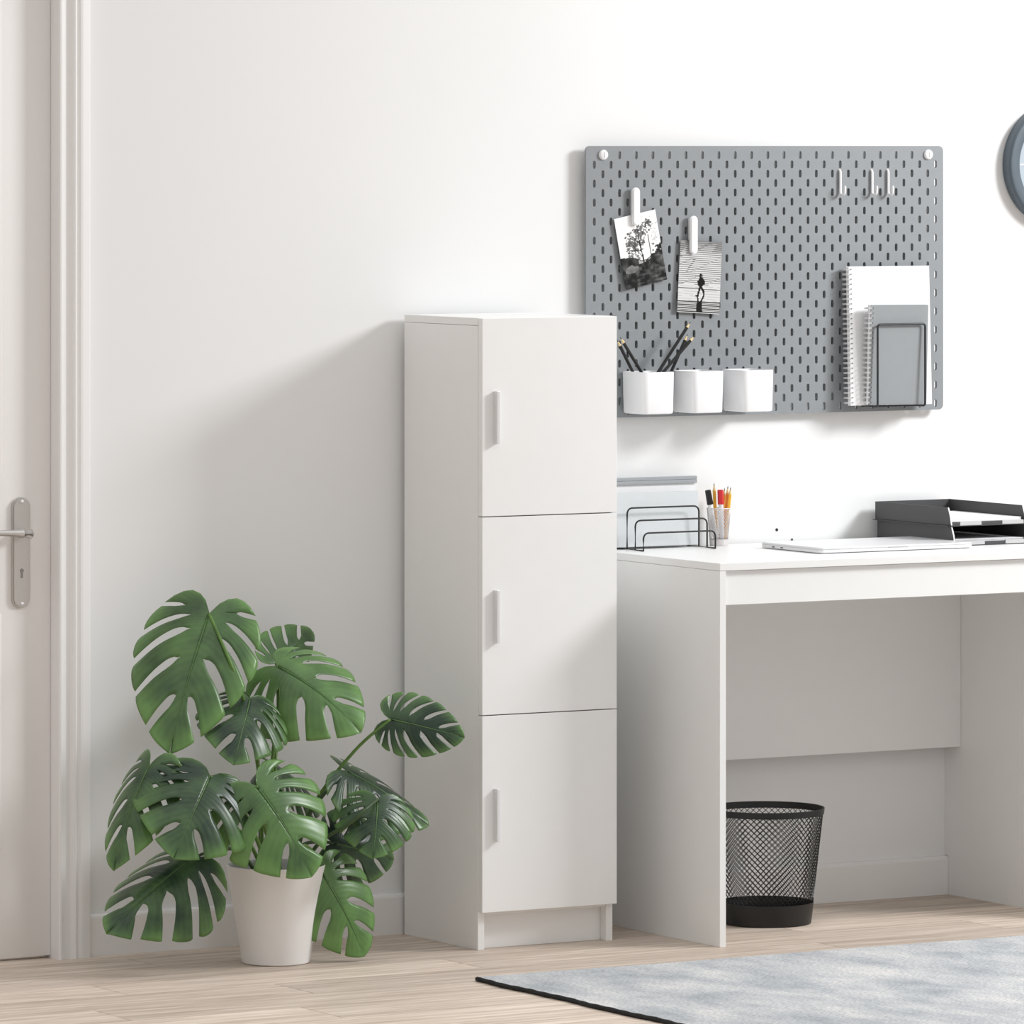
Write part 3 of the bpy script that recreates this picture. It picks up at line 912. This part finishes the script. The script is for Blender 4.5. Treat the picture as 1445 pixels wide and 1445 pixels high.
# letter trays
def letter_tray(x0, x1, yf, yb, z0, h, lab, slope):
    t = thing('letter_tray', ((x0 + x1) / 2, (yf + yb) / 2, z0), lab, 'letter tray', 'stacked letter trays')
    w = .0025
    bm = bmesh.new()
    add_box(bm, (x0, yf, z0 + .0002), (x1, yb, z0 + .0025))
    add_box(bm, (x0 - .004, yf + .004, z0 + .0002), (x0, yb + .004, z0 + .002))
    obj('tray_floor', bm, 'tray', t)
    for x in (x0, x1 - w):
        prof = [(x, yf, z0 + .002), (x, yb, z0 + .002), (x, yb, z0 + h), (x, yf + slope, z0 + h), (x, yf + slope * .35, z0 + h * .55)]
        sd = obj('side', prism(prof, (w, 0, 0)), 'tray', t)
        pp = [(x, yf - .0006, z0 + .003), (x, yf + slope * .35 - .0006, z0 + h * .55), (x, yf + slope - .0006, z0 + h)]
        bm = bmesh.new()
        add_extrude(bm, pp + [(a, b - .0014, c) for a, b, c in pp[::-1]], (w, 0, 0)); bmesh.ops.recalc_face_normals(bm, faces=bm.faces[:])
        tag(obj('edge_highlight', bm, 'plastic', sd), 'painted highlight along the front edge')  # white strip stands in for the bright highlight on the tray's edge
    obj('back', box((x0 + w, yb - w, z0 + .0025), (x1 - w, yb, z0 + h), 0), 'tray', t)
    lip = obj('front_lip', box((x0 + w, yf, z0 + .0025), (x1 - w, yf + w, z0 + .0085), .0004), 'tray', t)
    for q in (.12, .68):
        xa = x0 + (x1 - x0) * q
        tag(obj('label_tab', box((xa, yf - .0012, z0 + .0018), (xa + .054, yf + w + .0008, z0 + .0098), .0004), 'tab', lip), 'light grey label tab')
    return t


tx0 = P(1236.5, 703, -.028).x; tx1 = tx0 + .190
letter_tray(tx0 + .004, tx1 + .004, -.312, -.026, DZ, .0400, 'lower dark grey letter tray standing on the white desk', .012)
letter_tray(tx0, tx1, -.306, -.024, DZ + .0402, .0390, 'upper dark grey letter tray stacked on the lower one', .012)


def papers(x0, x1, yf, yb, z0, n, lab):
    random.seed(n + 1)
    bm = bmesh.new(); z = z0
    for k in range(n):
        j = lambda: random.uniform(-.0012, .0012)
        add_box(bm, (x0 + j(), yf + j(), z), (x1 + j(), yb + j(), z + .0011)); z += .00125
    tag(obj('paper_stack', bm, 'paper', None, ((x0 + x1) / 2, (yf + yb) / 2, z0)), lab, 'papers', 'paper in the letter trays', 'stuff')


papers(tx0 + .0075, tx1 - .0035, -.302, -.050, DZ + .0030, 8, 'stack of white paper in the lower letter tray')
papers(tx0 + .0045, tx1 - .0065, -.298, -.050, DZ + .0432, 10, 'stack of white paper in the upper letter tray')

# ------------------------------------------------------------------ waste bin
bc = (.6376, -.2290)
bn = thing('waste_bin', (bc[0], bc[1], 0), 'round black wire mesh waste bin under the desk', 'bin')
obj('mesh_wall', lattice(bc, .0955, .1160, .040, .226, 56, 1.75, .00075, 4, 24), 'black', bn, smooth=60)
obj('rim', lathe([(.1165, .2235), (.1185, .2240), (.1200, .2365), (.1188, .2372), (.1172, .2365), (.1155, .2240), (.1165, .2235)], bc + (0,), 72), 'black', bn, smooth=40)
obj('base', lathe([(0, .001), (.0915, .001), (.0925, .0015), (.0975, .0440), (.0965, .0442), (.0915, .004), (0, .004)], bc + (0,), 72), 'black', bn, smooth=40)

# ------------------------------------------------------------------ monstera
PC = Vector((-.5275, -.2750, 0))
plant = thing('potted_monstera', PC, 'potted monstera with split green leaves in white pot on floor', 'plant')
obj('pot', lathe([(0, .0005), (.0640, .0005), (.0665, .0025), (.0960, .1880), (.0970, .1905), (.0958, .1915), (.0940, .1900), (.0930, .1850), (.0880, .150), (.0650, .010), (0, .010)], PC, 72), 'pot', plant, smooth=40)
random.seed(8)
bm = bmesh.new()
add_lathe(bm, [(0, .172), (.03, .171), (.06, .169), (.0890, .166), (.0880, .156), (0, .156)], PC, 40)
for v in bm.verts:
    if v.co.z > .16: v.co.z += random.uniform(-.003, .003)
bmesh.ops.recalc_face_normals(bm, faces=bm.faces[:])
obj('soil', bm, 'soil', plant, smooth=60)

MARG = [(.00, .020, -.035), (.06, .085, -.125), (.14, .215, -.180), (.23, .360, -.130), (.32, .470, -.010), (.42, .530, .150), (.53, .535, .330), (.64, .485, .510), (.75, .385, .690), (.86, .240, .855), (.94, .115, .950), (1.0, .0, 1.0)]


def margin(a):
    for (a0, x0, y0), (a1, x1, y1) in zip(MARG, MARG[1:]):
        if a <= a1 + 1e-9:
            i = [m[0] for m in MARG].index(a0)
            p0 = MARG[max(i - 1, 0)]; p3 = MARG[min(i + 2, len(MARG) - 1)]
            t = (a - a0) / (a1 - a0)
            cr = lambda q0, q1, q2, q3: .5 * (2 * q1 + (q2 - q0) * t + (2 * q0 - 5 * q1 + 4 * q2 - q3) * t * t + (3 * q1 - q0 - 3 * q2 + q3) * t ** 3)
            return cr(p0[1], x0, x1, p3[1]), cr(p0[2], y0, y1, p3[2])
    return 0., 1.


MIDR = [(0, 0), (.34, 0), (.44, .02), (.53, .075), (.64, .195), (.75, .355), (.86, .555), (.94, .71), (1., .84)]


def mid(a):
    for (a0, m0), (a1, m1) in zip(MIDR, MIDR[1:]):
        if a <= a1 + 1e-9: return m0 + (m1 - m0) * (a - a0) / (a1 - a0)
    return .92


def leaf(B, T, N, wr=1., bend=.5, dome=.25, fold=.1, asym=1., seed=0, lit_tone=0., slits=5, gap=.026, wav=.012, base_len=None, side=(1., 1.)):
    """B, T: base and tip in world space; N: rough direction the upper side faces"""
    rnd = random.Random(seed)
    B, T, N = Vector(B), Vector(T), Vector(N)
    ch = (T - B).length
    bb = max(bend, 1e-3)
    L = ch * bb / (2 * sin(bb / 2))
    Yd = (T - B).normalized(); Zd = (N - Yd * N.dot(Yd)).normalized(); Xd = Yd.cross(Zd)
    tilt = bb / 2                                       # chord direction of the arc

    def shape(x, y, sidefac=1.):
        x *= wr * L; y *= L
        ax = abs(x)
        z = -dome * ax * ax / (.5 * L) - fold * ax + .35 * fold * L * (1 - math.exp(-ax / (.05 * L))) * .3
        w = .0
        ph = bb * max(y, -.25 * L) / L
        R_ = L / bb
        yy = R_ * sin(ph); zz = -R_ * (1 - cos(ph))
        ny, nz = sin(ph), cos(ph)
        yy += ny * z; zz += nz * z
        c, s = cos(tilt), sin(tilt)
        yy, zz = yy * c - zz * s, yy * s + zz * c
        return x, yy, zz

    bm = bmesh.new(); lc = bm.loops.layers.float_color.new('leaf')
    NR = 16
    nS = slits
    for sd in (-1, 1):
        cuts = [0.]
        for k in range(nS):
            cuts.append(.275 + (.87 - .275) * (k / (nS - 1)) ** 1.0 + rnd.uniform(-.012, .012))
        cuts.append(1.)
        r0 = [9.] + [rnd.uniform(.27, .37) - .06 * k / (nS - 1) for k in range(nS)] + [9.]
        if nS > 3: r0[1] = rnd.uniform(.45, .6)
        gw = [0.] + [gap * rnd.uniform(.8, 1.25) * (1 - .25 * abs(k / (nS - 1) - .4)) for k in range(nS)] + [0.]

        def g(k, r):
            if r <= r0[k]: return 0.
            t = (r - r0[k]) / (1 - r0[k])
            return gw[k] * min(1., sqrt(t / .25)) * (1.1 - .50 * t)
        for k in range(nS + 1):
            lw = rnd.uniform(-1, 1) * wav; lw2 = rnd.uniform(-1, 1) * wav
            nc = 6
            V = {}
            for i in range(NR + 1):
                r = (i / NR)
                a0 = cuts[k] + g(k, r); a1 = cuts[k + 1] - g(k + 1, r)
                for j in range(nc + 1):
                    a = a0 + (a1 - a0) * j / nc
                    ex, ey = margin(a)
                    my = mid(a)
                    # lobes swing towards the tip as they run out
                    bow = .10 * r * (1 - r)
                    x = ex * r; y = my + (ey - my) * (r + bow * (1 if ey > my else -1) * 0) - .075 * sin(pi * r) * max(0., 1 - abs(a - .62) / .40)
                    # round the free corner of a lobe
                    cj = abs(2 * j / nc - 1)
                    if 0 < k: 
                        sh = 1 - .035 * max(0, r - .7) / .3 * cj ** 3
                        x *= sh
                    X, Y, Z = shape(x * side[0 if sd < 0 else 1], y)
                    out = max(0., r - .3)
                    Z += L * (lw * out + lw2 * out * (2 * j / nc - 1) * .8) + L * .012 * out * (1 - cj * cj)
                    V[i, j] = (bm.verts.new((sd * X, Y, Z)), a, r)
            for i in range(NR):
                for j in range(nc):
                    q = [V[i, j], V[i + 1, j], V[i + 1, j + 1], V[i, j + 1]]
                    if sd < 0: q = q[::-1]
                    f = bm.faces.new([w[0] for w in q])
                    for lp, w in zip(f.loops, q): lp[lc] = (w[1], w[2], lit_tone, 1)
    bmesh.ops.remove_doubles(bm, verts=bm.verts[:], dist=L * .0006)
    bmesh.ops.dissolve_degenerate(bm, edges=bm.edges[:], dist=1e-6)
    Mx = Matrix((Xd, Yd, Zd)).transposed()
    for v in bm.verts: v.co = B + Mx @ v.co
    bm.normal_update()
    up = sum((f.normal * f.calc_area() for f in bm.faces), Vector())
    if up.dot(Zd) < 0: bmesh.ops.reverse_faces(bm, faces=bm.faces[:])
    o = obj('leaf', bm, ['leaf', 'leaf_under'], plant, smooth=180)
    md = o.modifiers.new('thickness', 'SOLIDIFY'); md.thickness = .0009; md.offset = -1; md.material_offset = 1; md.material_offset_rim = 0
    pp = []
    for k in range(15):
        y = .92 * k / 14
        X, Y, Z = shape(0, y); pp.append(B + Mx @ Vector((X, Y, Z - .0002)))
    obj('midrib', tube(pp, [.0019 * (1 - .75 * k / 14) for k in range(15)], 6), 'midrib', o, smooth=180)
    return o


def stem(pts, r0=.0042, r1=.0030, m='stem'):
    pts = [Vector(p) for p in pts]
    # Catmull-Rom through the points
    out = []
    for i in range(len(pts) - 1):
        p0, p1, p2, p3 = pts[max(i - 1, 0)], pts[i], pts[i + 1], pts[min(i + 2, len(pts) - 1)]
        for k in range(8):
            t = k / 8
            out.append(.5 * (2 * p1 + (p2 - p0) * t + (2 * p0 - 5 * p1 + 4 * p2 - p3) * t * t + (3 * p1 - p0 - 3 * p2 + p3) * t ** 3))
    out.append(pts[-1])
    n = len(out)
    obj('stem', tube(out, [r0 + (r1 - r0) * k / (n - 1) for k in range(n)], 8), m, plant, smooth=180)


CAMV = Vector((-sn, -cs, 0))          # towards the viewer's side of the room
U = Vector((0, 0, 1)); RT = Vector((cs, -sn, 0))


def nd(f, u, r=0.): return CAMV * f + U * u + RT * r


#      base px       y      tip px        y      normal            kw
LEAVES = [  # leaves in sun are painted lighter, those in shadow darker
    ((295, 866), -.235, (239, 1064), -.300, nd(.92, .40, -.12), dict(wr=.80, bend=.50, dome=.40, fold=.05, seed=1, lit_tone=.08, side=(.9, 1.05))),
    ((353, 985), -.300, (329, 1080), -.385, nd(.80, .55, .2), dict(wr=1.0, bend=.8, dome=.42, fold=.10, seed=2, lit_tone=-.12)),
    ((391, 940), -.250, (510, 1034), -.380, nd(.80, .58, .12), dict(wr=.98, bend=.8, dome=.50, fold=.06, seed=3, lit_tone=.26)),
    ((390, 936), -.160, (440, 890), -.090, nd(.75, .3, .55), dict(wr=.75, bend=.5, dome=.4, fold=.25, seed=4, lit_tone=.05)),
    ((551, 1015), -.330, (656, 1041), -.395, nd(.9, .35, -.25), dict(wr=.80, bend=.35, dome=.2, fold=.05, seed=5, lit_tone=-.14, slits=6, gap=.021)),
    ((489, 1088), -.300, (605, 1166), -.345, nd(.34, .62, .75), dict(wr=.95, bend=.30, dome=.20, fold=.25, seed=6, lit_tone=-.12)),
    ((533, 1128), -.390, (526, 1212), -.430, nd(.92, .30, .18), dict(wr=1.25, bend=.5, dome=.30, fold=.10, seed=7, lit_tone=-.06)),
    ((470, 1190), -.270, (556, 1214), -.250, nd(.9, .30, .2), dict(wr=.95, bend=.4, dome=.3, fold=.10, seed=8, lit_tone=-.16)),
    ((455, 1233), -.335, (514, 1350), -.350, nd(.85, .45, .25), dict(wr=.90, bend=.5, dome=.35, fold=.06, seed=9, lit_tone=.28)),
    ((362, 1109), -.400, (440, 1238), -.460, nd(.82, .50, .22), dict(wr=1.12, bend=.55, dome=.30, fold=.05, seed=10, lit_tone=.18)),
    ((296, 1096), -.370, (244, 1212), -.430, nd(.85, .50, .22), dict(wr=1.22, bend=.55, dome=.32, fold=.06, seed=11, lit_tone=-.06)),
    ((211, 1080), -.300, (160, 1229), -.330, nd(.78, .42, -.45), dict(wr=.62, bend=.45, dome=.5, fold=.35, seed=12, lit_tone=.0)),
    ((270, 1212), -.330, (150, 1318), -.330, nd(.70, .68, .0), dict(wr=.88, bend=.35, dome=.60, fold=.30, gap=.036, seed=13, lit_tone=-.08)),
    ((372, 1092), -.230, (330, 1150), -.150, nd(.6, .8, -.2), dict(wr=.9, bend=.4, dome=.3, fold=.1, seed=14, lit_tone=-.14)),
    ((398, 1090), -.200, (450, 1140), -.130, nd(.6, .8, .2), dict(wr=.9, bend=.4, dome=.3, fold=.1, seed=15, lit_tone=-.14)),
]
for (bu, bv), by, (tu, tv), ty, n, kw in LEAVES:
    leaf(P(bu, bv, by), P(tu, tv, ty), n, **kw)

soil = lambda dx, dy: PC + Vector((dx, dy, .165))
STEMS = [
    (soil(-.02, .02), P(366, 1100, -.27), P(347, 1000, -.30), P(325, 935, -.305), P(295, 866, -.238)),
    (soil(-.01, -.01), P(366, 1100, -.27), P(362, 1030, -.29), P(353, 985, -.300)),
    (soil(.01, .0), P(384, 1090, -.26), P(392, 1010, -.25), P(391, 940, -.250)),
    (soil(.015, .02), P(388, 1090, -.22), P(394, 1010, -.18), P(390, 936, -.160)),
    (soil(.03, .01), P(440, 1140, -.27), P(500, 1060, -.30), P(551, 1015, -.330)),
    (soil(.035, .0), P(432, 1160, -.28), P(462, 1115, -.29), P(489, 1088, -.300)),
    (soil(.035, -.02), P(450, 1190, -.33), P(492, 1163, -.40), P(515, 1143, -.425), P(533, 1128, -.392)),
    (soil(.04, .01), P(425, 1195, -.27), P(450, 1188, -.27), P(470, 1190, -.270)),
    (soil(.03, -.035), P(425, 1195, -.36), P(444, 1205, -.33), P(455, 1233, -.335)),
    (soil(.0, -.03), P(374, 1170, -.34), P(366, 1130, -.39), P(362, 1109, -.400)),
    (soil(-.02, -.02), P(352, 1160, -.31), P(320, 1105, -.35), P(296, 1096, -.370)),
    (soil(-.03, -.01), P(345, 1180, -.29), P(260, 1105, -.30), P(211, 1080, -.300)),
    (soil(-.04, -.01), P(338, 1202, -.30), P(305, 1199, -.32), P(270, 1212, -.330)),
    (soil(-.02, .03), P(368, 1150, -.24), P(372, 1110, -.235), P(372, 1092, -.230)),
    (soil(.02, .03), P(392, 1150, -.23), P(396, 1110, -.21), P(398, 1090, -.200)),
]
for k, s_ in enumerate(STEMS): stem(s_, m='darkstem' if k in (5, 6, 7, 12, 13, 14) else 'stem')

# ------------------------------------------------------------------ light
w = bpy.data.worlds.new('daylight'); S.world = w; w.use_nodes = True
wt = w.node_tree; bg = wt.nodes['Background']
tcw = wt.nodes.new('ShaderNodeTexCoord'); sxw = wt.nodes.new('ShaderNodeSeparateXYZ'); rw = wt.nodes.new('ShaderNodeValToRGB')
wt.links.new(tcw.outputs['Generated'], sxw.inputs[0]); wt.links.new(sxw.outputs['Z'], rw.inputs['Fac'])
rw.color_ramp.elements[0].position = 0.; rw.color_ramp.elements[0].color = (.40, .38, .365, 1)
rw.color_ramp.elements[1].position = 1.; rw.color_ramp.elements[1].color = (1.15, 1.15, 1.15, 1)
wt.links.new(rw.outputs['Color'], bg.inputs[0]); bg.inputs[1].default_value = 1.0
d = Vector((1.5, -1.0, 1.0)).normalized()
la = bpy.data.lights.new('window_daylight', 'AREA'); la.shape = 'RECTANGLE'; la.size = .85; la.size_y = .65; la.energy = 86
la.color = (.97, .985, 1)
lo = bpy.data.objects.new('window_daylight', la); COL.objects.link(lo)
lo.location = Vector((.1, -.2, .75)) + d * 3.6
lo.rotation_euler = (-d).to_track_quat('-Z', 'Y').to_euler()

S.view_settings.view_transform = 'Standard'; S.view_settings.look = 'None'
S.view_settings.exposure = 0.; S.view_settings.gamma = 1.; S.view_settings.use_curve_mapping = False
